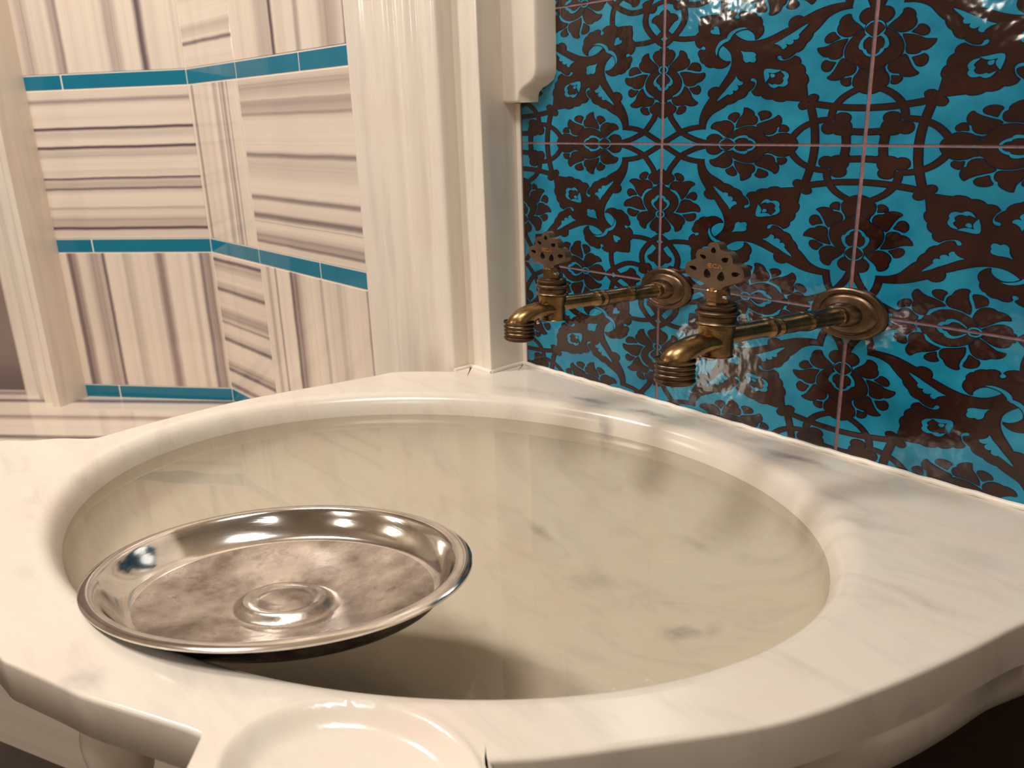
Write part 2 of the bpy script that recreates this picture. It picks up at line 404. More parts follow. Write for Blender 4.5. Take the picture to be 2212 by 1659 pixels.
for pl in CUFULL:
    CNT[0] += 1
    ribbon(pl, OW*.8, 4, 2); put(pl, 5, 0)
for pl in B2:
    both(lambda q: ribbon(q, OW*.7, 6, 2), pl); both(lambda q: put(q, 7, 1), pl)
wv, wf, wm = [], [], []
LAY = 0.00006
for cu in range(-2, 4):
    for rv in range(-2, 3):
        fx = (cu % 2 == 0); fy = (rv % 2 == 0)   # K at s=0: column edge u odd; row edge v even
        def put3(a, b, d):
            u = cu+(1-a if fx else a); v = rv+(b if fy else 1-b)
            return (u*TW, -d, v*TH)
        # tile body with small rounded edge
        e = GAP-.001; g = GAP+.0001
        for (lo, dep, lo2, dep2) in ((.0065, -.0008, e, -.0002), (e, -.0002, g, 0.0)):
            a = [put3(lo, lo, dep), put3(1-lo, lo, dep), put3(1-lo, 1-lo, dep), put3(lo, 1-lo, dep)]
            b = [put3(lo2, lo2, dep2), put3(1-lo2, lo2, dep2), put3(1-lo2, 1-lo2, dep2), put3(lo2, 1-lo2, dep2)]
            n = len(wv); wv += a+b
            for k in range(4): wf.append((n+k, n+(k+1) % 4, n+4+(k+1) % 4, n+4+k)); wm.append(0)
        n = len(wv); wv += [put3(g, g, 0), put3(1-g, g, 0), put3(1-g, 1-g, 0), put3(g, 1-g, 0)]; wf.append((n, n+1, n+2, n+3)); wm.append(0)
        for q, tr, lay, mi in TILE:
            n = len(wv); wv += [put3(a, b, lay) for a, b in q]
            for f in tr: wf.append(tuple(n+k for k in f)); wm.append(mi)
# orient every face towards the room (-y)
for i, f in enumerate(wf):
    a, b, c = (Vector(wv[k]) for k in f[:3])
    if (b-a).cross(c-a).y > 0: wf[i] = tuple(reversed(f))
n = len(wv)
wv += [(-.44, .0004, -2*TH), (4*TW, .0004, -2*TH), (4*TW, .0004, 3*TH), (-.44, .0004, 3*TH)]; wf.append((n, n+1, n+2, n+3)); wm.append(3)
# backing body of the wall and the plain parts round the tiled field
def wbox(a, b, mi):
    mb = MB(); mb.box(a, b); k = len(wv); wv.extend(mb.v); wf.extend(tuple(i+k for i in f) for f in mb.f); wm.extend([mi]*6)
wbox((-.44, .002, -1.1), (1.7, .12, 1.5), 4)
wbox((4*TW, -.0005, -2*TH), (1.7, .002, 1.5), 0)
wbox((-.44, -.0005, 3*TH+.001), (4*TW, .002, 1.5), 4)
wbox((-.44, -.0005, -1.1), (1.7, .0019, -2*TH-.001), 5)  # wall below the tiles coloured dark to stand for shade under the basin
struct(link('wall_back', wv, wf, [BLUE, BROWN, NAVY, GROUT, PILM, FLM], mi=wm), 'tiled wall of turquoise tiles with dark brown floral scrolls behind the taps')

# ---------------------------------------------------------------- striped marble walls on the left
L3 = [(.07, .012, .5), (.25, .009, .95), (.29, .03, .28), (.375, .009, .95), (.42, .03, .3), (.585, .007, .8), (.635, .05, .42), (.655, .007, .7), (.79, .008, .3), (.885, .04, .42), (.93, .010, .9), (.958, .007, .6)]
MW = {
 '3m': striped('striped_marble_a', L3, 0, 1),
 '3t': striped('striped_marble_b', [(.07, .045, .5), (.26, .03, .6), (.285, .01, .5), (.6, .045, .5), (.775, .018, .85)], 0, 2),
 '3b': striped('striped_marble_c', [(.10, .03, .8), (.075, .012, .7), (.24, .05, .6), (.30, .010, .8), (.45, .03, .35), (.67, .035, .75), (.86, .02, .35), (.93, .012, .7), (.97, .03, .7)], 0, 3),
 '2nm': striped('striped_marble_d', [(.07, .03, .8), (.55, .05, .5), (.66, .012, .5), (.72, .04, .6), (.8, .012, .5)], 0, 4),
 '2nt': striped('striped_marble_e', [(.10, .05, .4), (.25, .04, .5), (.70, .05, .35), (.80, .014, .8)], 0, 5),
 '2nb': striped('striped_marble_f', [(.04, .012, .9), (.08, .03, .5), (.25, .012, .8), (.22, .03, .4), (.43, .05, .6), (.49, .008, .6), (.62, .012, .8), (.60, .03, .4), (.82, .035, .6), (.85, .012, .8), (.97, .02, .9)], 0, 6),
 '2m': striped('striped_marble_g', [(.05, .05, .4), (.15, .07, .5), (.20, .008, .4), (.43, .012, .65), (.5, .08, .2), (.68, .012, .65), (.79, .016, .75), (.82, .008, .4), (.92, .035, .6), (.95, .008, .6)], 0, 7),
 '2t': striped('striped_marble_h', [(.28, .07, .45), (.36, .012, .9), (.56, .022, .6), (.80, .08, .5), (.90, .012, .85)], 0, 8),
 '2b': striped('striped_marble_i', [(.07, .02, .5), (.14, .008, .6), (.32, .05, .7), (.285, .01, .8), (.54, .012, .4), (.68, .02, .3), (.93, .04, .5), (.89, .008, .5)], 0, 9),
 'led': striped('striped_marble_ledge', [(.05, .01, .8), (.09, .02, .7), (.16, .012, .8), (.3, .02, .6), (.45, .012, .8), (.6, .02, .6)], 0, 10),
}
CX = -1.1425; CYW = -.045
ZT = (.136, .108); ZM = (-.193, -.221); ZB = (-.5215, -.5500)
def panel_wall(name, org, d, pieces, joints, length, label, zlo, zhi, back):
    # org at the corner, d = unit direction away from the corner, nrm towards the room
    nrm = Vector((d.y, -d.x, 0)); 
    if nrm.dot(CAM_LOC-org) < 0: nrm = -nrm
    mats_ = [WGROUT, TEAL]; v = []; f = []; mi = []; uv = []
    def pt(s_, z, o_): q = org+d*s_+nrm*o_; return (q.x, q.y, z)
    def slab(s0, s1, z0, z1, mt, axis, flip):
        if mt not in mats_: mats_.append(mt)
        k = mats_.index(mt); g = .0018; t_ = .0009; bv = .0004
        s0 += g; s1 -= g; z0 += g; z1 -= g
        ring = lambda i, o_: [pt(s0+i, z0+i, o_), pt(s1-i, z0+i, o_), pt(s1-i, z1-i, o_), pt(s0+i, z1-i, o_)]
        n = len(v); v.extend(ring(0, 0)+ring(0, t_-bv)+ring(bv, t_))
        ab = [(0, 0), (1, 0), (1, 1), (0, 1)]
        def U(c):
            a, b = c
            if axis == 'h': return (1-b, a) if not flip else (b, a)     # stripes run horizontally: p runs downwards
            return (a, b) if not flip else (1-a, b)                     # stripes run vertically
        for lv in (0, 1):
            for q in range(4):
                f.append((n+lv*4+q, n+lv*4+(q+1) % 4, n+lv*4+4+(q+1) % 4, n+lv*4+4+q)); mi.append(k)
                uv.append([U(ab[q]), U(ab[(q+1) % 4]), U(ab[(q+1) % 4]), U(ab[q])])
        f.append((n+8, n+9, n+10, n+11)); mi.append(k); uv.append([U(c) for c in ab])
    for s0, s1, z0, z1, key, axis, flip in pieces: slab(s0, s1, z0, z1, MW[key], axis, flip)
    for z1, z0 in (ZT, ZM, ZB):
        for i in range(len(joints)-1): slab(joints[i], joints[i+1], z0-.001, z1+.001, TEAL, 'h', False)
    n = len(v); v.extend([pt(0, zlo, 0), pt(length, zlo, 0), pt(length, zhi, 0), pt(0, zhi, 0), pt(0, zlo, -back), pt(length, zlo, -back), pt(length, zhi, -back), pt(0, zhi, -back)])
    for q in ((0, 1, 2, 3), (5, 4, 7, 6), (1, 5, 6, 2), (4, 0, 3, 7), (3, 2, 6, 7), (4, 5, 1, 0)): f.append(tuple(n+i for i in q)); mi.append(0); uv.append([(0, 0)]*4)
    me = link(name, v, f, mats_, mi=mi, uvs=uv)
    bm = bmesh.new(); bm.from_mesh(me.data)
    for face in bm.faces:
        if face.material_index == 0: continue
        if face.normal.dot(nrm) < -1e-6: face.normal_flip()
    bm.to_mesh(me.data); bm.free()
    return struct(me, label)
zt, zm, zb = ZT[0], ZM[0], ZB[0]
HGT = .30
# wall parallel to the tiled wall: s runs right from the corner
x1, x2, x3 = .0, CX*-1-.917, CX*-1-.49
pc = []
for (lo, hi, kn, kb, an, ab_) in ((ZT[0], ZT[0]+.215, '2nt', '2t', 'h', 'v'), (ZM[0], ZT[1], '2nm', '2m', 'v', 'h'), (ZB[0], ZM[1], '2nb', '2b', 'h', 'v')):
    pc += [(0, x2, lo, hi, kn, an, False), (x2, x3, lo, hi, kb, ab_, False)]
pc += [(0, x2, ZT[0]+.215, ZT[0]+.50, '2nb', 'h', False), (x2, x3, ZT[0]+.215, ZT[0]+.50, '2m', 'h', False), (0, x2, ZT[0]+.50, 1.2, '2nm', 'v', False), (x2, x3, ZT[0]+.5, 1.2, '2t', 'v', False)]
panel_wall('wall_middle', Vector((CX, CYW, 0)), Vector((1, 0, 0)), pc, [0, x2, CX*-1-.684, x3], x3, 'wall of striped marble slabs with teal strips next to the fluted pilaster', -1.1, 1.5, .10)
# wall turned towards the camera: s runs left from the corner
D3 = Vector((-.7826, -.6225, 0)).normalized()
pc = [(0, .366, ZT[0], ZT[0]+.30, '3t', 'v', True), (0, .366, ZM[0], ZT[1], '3m', 'h', False), (0, .366, ZB[0], ZM[1], '3b', 'v', True),
      (0, .366, ZT[0]+.30, ZT[0]+.6, '3m', 'h', True), (0, .366, ZT[0]+.6, 1.2, '3b', 'v', False)]
panel_wall('wall_left', Vector((CX, CYW, 0)), D3, pc, [0, .276, .366], .50, 'angled wall of striped marble slabs with teal strips at far left', -1.1, 1.5, .10)

# ledge along the foot of both walls
lv_ = [(-.26, .02), (CX, .02), (-1.75, -.49), (-2.3, -.93), (-1.95, -1.25), (-1.20, -.66), (-.40, -.30), (-.26, -.30)]
v = [(x, y, -.5508) for x, y in lv_]+[(x, y, -1.1) for x, y in lv_]; n = len(lv_)
dd = Vector((D3.y, -D3.x))
def lu(x, y): q = Vector((x-CX, y-CYW)); return (abs(q.dot(dd))*1.6, q.dot(Vector((D3.x, D3.y))))
f = [tuple(range(n)), tuple(range(2*n-1, n-1, -1))]; uvs = [[lu(x, y) for x, y in lv_], [(0, 0)]*n]
for i in range(n):
    j = (i+1) % n; f.append((i, n+i, n+j, j)); uvs.append([(.2, 0), (.8, 0), (.8, .5), (.2, .5)])
struct(link('trim_1', v, f, [MW['led']], uvs=uvs, auto=30), 'striped marble ledge at the foot of the slab walls')

# ---------------------------------------------------------------- pilasters
def prism(name, prof, z0, z1, mt, closed=True, parent=None, auto=50):
    n = len(prof); v = [(x, y, z0) for x, y in prof]+[(x, y, z1) for x, y in prof]
    f = [(i, (i+1) % n, n+(i+1) % n, n+i) for i in range(n)]
    for base, rev in ((0, True), (n, False)):
        tr = tessellate_polygon([[Vector((x, y, 0)) for x, y in prof]])
        f += [tuple(base+k for k in (reversed(t_) if rev else t_)) for t_ in tr]
    return link(name, v, f, [mt], parent, auto=auto)
def cat(pts, sub=4):
    return smooth_poly([(x, y, c) for x, y, c in pts], False, sub)
flp = [(-.4985, -.030, 1), (-.4985, -.062, 1), (-.490, -.0745, 0), (-.478, -.0760, 0), (-.455, -.0745, 0), (-.440, -.0710, 0), (-.425, -.0745, 0), (-.405, -.0805, 0), (-.385, -.0785, 0), (-.374, -.0715, 0), (-.3665, -.0700, 1),
       (-.360, -.0765, 0), (-.342, -.0845, 0), (-.328, -.0805, 0), (-.317, -.0745, 0), (-.304, -.0795, 0), (-.288, -.0835, 0), (-.274, -.0800, 0), (-.2715, -.060, 1), (-.2690, -.0585, 1), (-.2280, -.0585, 0), (-.2265, -.0565, 0), (-.2265, -.0012, 1)]
prof = cat([(x, y, bool(c)) for x, y, c in flp], 4)+[(-.441, -.0012), (-.4985, -.0012)]
pil = prism('fluted_pilaster', prof, -1.1, 1.5, PILM)
tag(pil, 'cream marble pilaster with vertical flutes between striped slabs and turquoise tiles', 'pilaster')
# left pilaster: side face from the slab wall, then a moulded front running left
a = Vector((-1.4239, -.2696)); b = Vector((-1.3903, -.3364)); fd = Vector((-.925, -.38)).normalized(); fn = Vector((.38, -.925)).normalized()
lp = [a+Vector((-.10, .12)), a, b]
for s_, o_ in ((.012, .004), (.022, .000), (.030, -.010), (.045, -.012), (.058, -.006), (.066, -.018), (.080, -.024), (.095, -.020), (.105, -.030), (.128, -.034), (.150, -.030), (.166, -.034), (.176, -.044)):
    q = b+fd*s_+fn*(o_); lp.append(q)
lp += [lp[-1]+Vector((-.06, .10)), lp[-1]+Vector((-.02, .26))]
lpil = prism('marble_pilaster', [(q.x, q.y) for q in lp], -.5508, 1.5, PILM, auto=60)
tag(lpil, 'moulded cream marble pilaster at the left edge standing on the striped ledge', 'pilaster')
# wall beyond the left pilaster, its marble darkened to stand for shadow there
DARKM = striped('shaded_striped_marble', [(.2, .1, .6), (.5, .08, .7), (.8, .06, .5)], 0, 12, ((0.30, .22, .2, 1), (0.24, .19, .18, 1)))
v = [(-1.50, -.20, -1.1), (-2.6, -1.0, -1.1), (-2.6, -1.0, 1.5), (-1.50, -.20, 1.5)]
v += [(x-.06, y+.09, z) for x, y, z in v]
struct(link('wall_far', v, [(0, 1, 2, 3), (7, 6, 5, 4), (0, 4, 5, 1), (3, 2, 6, 7), (1, 5, 6, 2), (0, 3, 7, 4)], [DARKM], uvs=[[(0, 0), (1, 0), (1, 1), (0, 1)]]*6), 'marble wall coloured dark as in shadow beyond the left pilaster')

# ogee bracket of the niche frame, against the tiles
yb = -.0225
bp_ = [(-.2300, .047), (-.1985, .047), (-.1983, .0530), (-.1960, .0585), (-.1900, .0625), (-.1800, .0665), (-.1720, .0710), (-.1680, .0770), (-.1668, .0860), (-.1668, .60), (-.2300, .60)]
n = len(bp_); v = []; f = []
ins = .0022
def inset(pl, d):
    out = []; n_ = len(pl)
    for i in range(n_):
        a, b, c = Vector(pl[i-1]), Vector(pl[i]), Vector(pl[(i+1) % n_])
        e1_ = (b-a).normalized(); e2_ = (c-b).normalized(); n1 = Vector((-e1_.y, e1_.x)); n2 = Vector((-e2_.y, e2_.x)); m_ = (n1+n2).normalized()
        out.append(b+m_*d/max(.5, m_.dot(n1)))
    return [(q.x, q.y) for q in out]
rings = [([(x+.0105 if x > -.2295 else x, z) for x, z in bp_], .001), ([(x+.0105 if x > -.2295 else x, z) for x, z in bp_], -.002), (bp_, yb+.004), (inset(bp_, .0012), yb+.0012), (inset(bp_, .0035), yb)]
for pl, y in rings: v += [(x, y, z) for x, z in pl]
for r_ in range(len(rings)-1):
    for i in range(n): j = (i+1) % n; f.append((r_*n+i, r_*n+j, (r_+1)*n+j, (r_+1)*n+i))
f.append(tuple((len(rings)-1)*n+i for i in range(n)))
br = link('niche_bracket', v, f, [BRKM], auto=40)
tag(br, 'glossy cream ogee bracket hanging beside the tiles at the top of the fluted pilaster', 'bracket')

# ---------------------------------------------------------------- marble basin
BC = Vector((.1024, -.3968)); BR_ = .338
def unA(px, py, z=ZR):
    d = cam_ray(px, py); P_ = CAM_LOC+d*((z-CAM_LOC.z)/d.z); Y = P_.y/BY; return (P_.x-BX*Y, Y)
OUT = []
def iso(x, y): return (x-BX*y/BY, y/BY)
def o(*pts):
    for p_ in pts: OUT.append((p_[0], p_[1], len(p_) > 2))
o((*iso(.500, -.0030), 1), (.4, -.0035), (.1, -.0035), (-.10, -.0035), (*iso(-.2255, -.0030), 1), (*iso(-.2255, -.0598), 1), (*iso(-.2680, -.0598), 1), (*iso(-.2690, -.0875), 1))
for q in [(860, 802), (800, 812), (700, 830), (600, 848), (500, 868), (350, 905), (250, 932), (200, 945), (130, 945), (60, 950), (0, 950)]:
    o(unA(*q))
o((-.262, -.745), (-.225, -.785), (-.17, -.812), (-.10, -.822), (-.02, -.818), (.06, -.815))
for q in [(0, 1420), (36, 1439), (108, 1471), (181, 1505), (271, 1533), (400, 1574)]: o(unA(*q))
q = unA(432, 1587); o((q[0], q[1], 1))
o((.374, -.7377), (.405, -.765), (.455, -.768), (.50, -.735), (.517, -.685), (.503, -.635), (.478, -.612))
q = unA(1062, 1643); o((q[0], q[1], 1))
for q in [(1180, 1636), (1412, 1605), (1629, 1573), (1756, 1541), (1880, 1496), (2000, 1447), (2110, 1396), (2212, 1345)]: o(unA(*q))
o(unA(2340, 1296), unA(2470, 1243), unA(2590, 1215))
ol = []
sm = smooth_poly(OUT, True, 8)
for i in range(len(sm)):
    a, b = Vector(sm[i]), Vector(sm[(i+1) % len(sm)]); k = max(1, int((b-a).length/.006))
    for j in range(k): ol.append(a.lerp(b, j/k))
N = len(ol)
# inward normals for the outer edge rounding
def offs(i, d):
    a, b, c = ol[i-1], ol[i], ol[(i+1) % N]; e = (c-a).normalized(); nn = Vector((-e.y, e.x)); 
    return b+nn*d
orient = sum(ol[i].cross(ol[(i+1) % N]) if False else (ol[i].x*ol[(i+1) % N].y-ol[i].y*ol[(i+1) % N].x) for i in range(N))
sgn = 1 if orient > 0 else -1
DC = Vector((.4185, -.6655)); DR = .066
def topz(q):
    d = (q-DC).length
    z = 0
    if d < DR:
        t_ = 1-(d/DR)**2; z = -.020*min(1, (DR-d)/.012)**.8*(.55+.45*t_)
    elif d < DR+.006: z = .0012*math.sin(math.pi*(d-DR)/.006)
    return z
zr = ZR/ASP
rings_ = []
def ring_in(rad, z): return [(BC.x+rad*math.cos(th_), BC.y+rad*math.sin(th_), zr+z) for th_ in TH_]
TH_ = [math.atan2(q.y-BC.y, q.x-BC.x) for q in ol]
for i in range(1, N):                      # unwrap, then keep the angles monotonic round the outline
    while TH_[i]-TH_[i-1] > math.pi: TH_[i] -= 2*math.pi
    while TH_[i]-TH_[i-1] < -math.pi: TH_[i] += 2*math.pi
for _ in range(60):
    TH_ = [(TH_[i-1]-(2*math.pi if False else 0) if i else TH_[-1]-2*math.pi*(1 if TH_[-1] > TH_[0] else -1))*.25+TH_[i]*.5+(TH_[i+1] if i < N-1 else TH_[0]+2*math.pi*(1 if TH_[-1] > TH_[0] else -1))*.25 for i in range(N)]
_s = 1 if TH_[-1] > TH_[0] else -1
for i in range(1, N):
    if (TH_[i]-TH_[i-1])*_s < 1e-4: TH_[i] = TH_[i-1]+_s*1e-4
# interior of the bowl, bottom to lip
dep = .195
for k in range(0, 30):
    ph = k/30*math.pi/2
    rad = max(.0005, (BR_-.016)*math.sin(ph)**.92); z = -.048-(dep-.048)*math.cos(ph)**1.1
    rings_.append(ring_in(rad, z))
rings_.append(ring_in(BR_-.0145, -.034)); rings_.append(ring_in(BR_-.0115, -.020)); rings_.append(ring_in(BR_-.008, -.011)); rings_.append(ring_in(BR_-.004, -.0045)); rings_.append(ring_in(BR_+.0015, -.0012)); rings_.append(ring_in(BR_+.007, 0))
K = 46
for k in range(1, K+1):
    t_ = k/K; row = []
    for i in range(N):
        a = Vector((BC.x+(BR_+.007)*math.cos(TH_[i]), BC.y+(BR_+.007)*math.sin(TH_[i]))); b = offs(i, .004*sgn)
        q = a.lerp(b, t_); row.append((q.x, q.y, zr+topz(q)))
    rings_.append(row)
def wallside(i): return ol[i].y > -.004 or (ol[i].x < -.214 and ol[i].y > -.075)
def right_w(i):
    dg = (math.degrees(TH_[i])+720) % 360; k = max(0, min(1, (dg-318)/12)) if dg > 180 else max(0, min(1, (75-dg)/15))
    return k*k*(3-2*k)
for d, z in ((.0016, -.0008), (.0004, -.0022), (0, -.005), (0, -.046), (.003, -.050), (.012, -.052)):
    rings_.append([(*(offs(i, d*sgn*(1-right_w(i) if z < -.04 else 1))), zr+z) for i in range(N)])
# body tapering to the pedestal
RIGHT = {0: (-.028, -.0560), 1: (-.026, -.082), 2: (-.014, -.105), 3: (.018, -.130), 4: (.085, -.155), 5: (.19, -.178), 6: (.32, -.198)}
LEFTP = ((.014, -.0525), (.020, -.068), (.055, -.092), (.13, -.118), (.24, -.144), (.36, -.170), (.48, -.205), (.58, -.225), (.64, -.240), (.67, -.34), (.68, -.60), (.62, -1.0), (.58, -1.1/ASP-zr))
for ri, (sL, zL) in enumerate(LEFTP):
    row = []
    for i in range(N):
        dg = (math.degrees(TH_[i])+720) % 360; wl = max(0, min(1, (dg-200)/20))*max(0, min(1, (312-dg)/8))
        sR, zR = RIGHT.get(ri, (sL, zL)); wr_ = max(0, min(1, (dg-318)/12)) if dg > 180 else max(0, min(1, (75-dg)/15))
        wr_ = wr_*wr_*(3-2*wr_); s_ = sL*(1-wr_)+sR*wr_; z = zL*(1-wr_)+zR*wr_
        b = offs(i, .012*sgn); q = b.lerp(BC, min(1, s_+.11*wl*(1 if s_ < .5 else 0))); cc = (q-BC); q = BC+cc*(1+.006*math.sin(TH_[i]*9)*(1 if z > -.2 else .3))
        if q.y > -.004: q.y = -.004
        row.append((q.x, q.y, zr+z))
    rings_.append(row)
v = []; f = []
for row in rings_: v += [tuple(A(*q)) for q in row]
for r_ in range(len(rings_)-1):
    for i in range(N):
        j = (i+1) % N; f.append((r_*N+i, r_*N+j, (r_+1)*N+j, (r_+1)*N+i))
f.append(tuple(range(N-1, -1, -1))); f.append(tuple((len(rings_)-1)*N+i for i in range(N)))
def onz(px, py, z=ZR):
    d = cam_ray(px, py); return CAM_LOC+d*((z-CAM_LOC.z)/d.z)
VE = []
def vein(p0, p1, wd, k, z=ZR):
    a, b = onz(*p0, z), onz(*p1, z); c = (a+b)/2; d = b-a
    VE.append((c.x, c.y, c.z, max(.01, d.length*.62), wd, math.degrees(math.atan2(d.y, d.x)), k))
vein((1230, 858), (1330, 872), .010, .75); vein((1345, 883), (1470, 905), .012, .75); vein((1285, 893), (1318, 903), .017, .75)
vein((1640, 970), (1810, 1012), .012, .8); vein((1560, 935), (1700, 960), .020, .35); vein((1700, 1080), (2000, 1170), .012, .25); vein((1480, 860), (1600, 925), .02, .25)
vein((2000, 1170), (2212, 1240), .02, .2); vein((1850, 1240), (2150, 1360), .012, .22); vein((180, 1500), (190, 1440), .02, .3); vein((1060, 830), (1180, 850), .02, .25)
ZD = -.40
vein((1150, 1000), (1200, 1030), .012, .55, ZD); vein((1145, 1140), (1190, 1175), .012, .5, ZD); vein((1340, 985), (1420, 1005), .012, .45, ZD); vein((1330, 1060), (1500, 1090), .01, .35, ZD)
vein((1640, 1160), (1780, 1150), .022, .5, ZD); vein((1440, 1200), (1580, 1275), .010, .5, ZD); vein((1580, 1280), (1790, 1300), .010, .45, ZD); vein((1410, 1380), (1520, 1400), .016, .6, ZD); vein((1220, 1240), (1330, 1260), .02, .25, ZD)
vein((1500, 1390), (1560, 1410), .02, .3, ZD)
BASM = white_marble('basin_marble', (0, 0, R(20)), (2.2, 6.5, 2.2), VE, .32, .19)
SUBM = white_marble('submerged_marble', (0, 0, R(20)), (2.2, 6.5, 2.2), VE, .30, .75)
SUBM.node_tree.nodes['Principled BSDF'].inputs['Specular IOR Level'].default_value = 0.05
mis = [1 if i < 30*N else 0 for i in range(len(f))]
basin = link('marble_basin', v, f, [BASM, SUBM], mi=mis, auto=48)
tag(basin, 'large round cream marble hammam basin with soap dish lobe below the taps', 'basin')
# carved corbel under the rim, front left
def blob(mb, c, r3, rotz=0, seg=28):
    vs = []; fs = []
    for i in range(seg//2+1):
        for k in range(seg):
            a = math.pi*i/(seg//2); b_ = 2*math.pi*k/seg
            p_ = Vector((r3[0]*math.sin(a)*math.cos(b_), r3[1]*math.sin(a)*math.sin(b_), r3[2]*math.cos(a)*(1.15 if math.cos(a) < 0 else 1)))
            p_ = Matrix.Rotation(rotz, 3, 'Z') @ p_; vs.append(A(*(Vector(c)+p_)))
    for i in range(seg//2):
        for k in range(seg): k2 = (k+1) % seg; fs.append((i*seg+k, i*seg+k2, (i+1)*seg+k2, (i+1)*seg+k))
    mb.add(vs, fs)
mb = MB()
cb = unA(150, 1560, ZR-.030)
blob(mb, (cb[0]-.008, cb[1]+.028, zr-.092), (.022, .024, .052), R(-25))
mb.build('corbel', [BASM], basin)
# water
WZ = ZR-.0232
def water_mat():
    m = bpy.data.materials.new('still_water'); m.use_nodes = True; t_ = m.node_tree; t_.nodes.clear()
    out = t_.nodes.new('ShaderNodeOutputMaterial'); mx = t_.nodes.new('ShaderNodeMixShader'); fr_ = t_.nodes.new('ShaderNodeFresnel'); fr_.inputs[0].default_value = 1.33
    tr_ = t_.nodes.new('ShaderNodeBsdfTransparent'); tr_.inputs[0].default_value = (.91, .89, .83, 1)
    gl = t_.nodes.new('ShaderNodeBsdfGlossy'); gl.inputs['Roughness'].default_value = 0.0; gl.inputs[0].default_value = (1, 1, 1, 1)
    no = t_.nodes.new('ShaderNodeTexNoise'); no.inputs['Scale'].default_value = 9; no.inputs['Detail'].default_value = 1
    bu = t_.nodes.new('ShaderNodeBump'); bu.inputs['Strength'].default_value = .02; bu.inputs['Distance'].default_value = .01
    t_.links.new(no.outputs[0], bu.inputs['Height']); t_.links.new(bu.outputs[0], gl.inputs['Normal']); t_.links.new(bu.outputs[0], fr_.inputs['Normal'])
    t_.links.new(fr_.outputs[0], mx.inputs[0]); t_.links.new(tr_.outputs[0], mx.inputs[1]); t_.links.new(gl.outputs[0], mx.inputs[2]); t_.links.new(mx.outputs[0], out.inputs[0])
    return m

# silicone beads
mb = MB()
def bead(pts, r_): mb.tube(pts, r_, 10)
pts = []
for i in range(60):
    x = -.226+.722*i/59; pts.append((x, -.0022, ZR+.0008+.0005*math.sin(i*2.3)))
bead(pts, .0029)
mb.box((-.2264, -.0026, ZR+.001), (-.2192, -.0008, .0465))
bead([(-.2262, -.0590, ZR+.0006), (-.2262, -.03, ZR+.0012), (-.2262, -.003, ZR+.0006)], .0030)
bead([(-.2690, -.0865, ZR+.0004), (-.2690, -.0600, ZR+.0006)], .0026)
bead([(-.2690, -.0592, ZR+.0006), (-.25, -.0592, ZR+.001), (-.2255, -.0592, ZR+.0006)], .0030)
bs = mb.build('silicone_bead', [SIL]); tag(bs, 'white silicone bead sealing the basin rim against tiles and pilaster', 'sealant')

# ---------------------------------------------------------------- taps
HO = [(-0.0028, 0.0613), (-0.0064, 0.0660), (-0.0112, 0.0685), (-0.0208, 0.0712), (-0.0268, 0.0770), (-0.0280, 0.0840), (-0.0258, 0.0905), (-0.0205, 0.0945), (-0.0170, 0.0965), (-0.0175, 0.1026), (-0.0148, 0.1081), (-0.009, 0.1104), (-0.0061, 0.1112), (-0.0051, 0.1162), (-0.0007, 0.1190), (0.0040, 0.1170), (0.0064, 0.1108), (0.0126, 0.1086), (0.0175, 0.1031), (0.0186, 0.0965), (0.0236, 0.0945), (0.0280, 0.0895), (0.0295, 0.0827), (0.0271, 0.0758), (0.0206, 0.0718), (0.0150, 0.0685), (0.0110, 0.0660), (0.0080, 0.0613)]
CORN = {8, 12, 16, 19}
def tear(cx, cz, rx, rz, ang, sharp=1.5):
    out = []
    for k in range(18):
        a = 2*math.pi*k/18; r_ = 1.0; x = rx*math.cos(a)*(1-.35*math.sin(a)*(1 if sharp > 1 else 0)); z = rz*math.sin(a)
        out.append((cx+x*math.cos(ang)-z*math.sin(ang), cz+x*math.sin(ang)+z*math.cos(ang)))
    return out
def ringprof(z0, z1, n_, r_in, r_out):
    pr = []; h = (z1-z0)/n_
    for i in range(n_):
        for k in range(7):
            a = math.pi*k/6; pr.append((z0+h*i+h*(.06+.88*k/6), r_in+(r_out-r_in)*math.sin(a)**.7))
    return pr
LET = {'E': ['00-01', '00-10', '0h-8h', '01-11'], 'C': ['00-01', '00-10', '01-11'], 'A': ['00-m1', '10-m1', '2h-8h']}
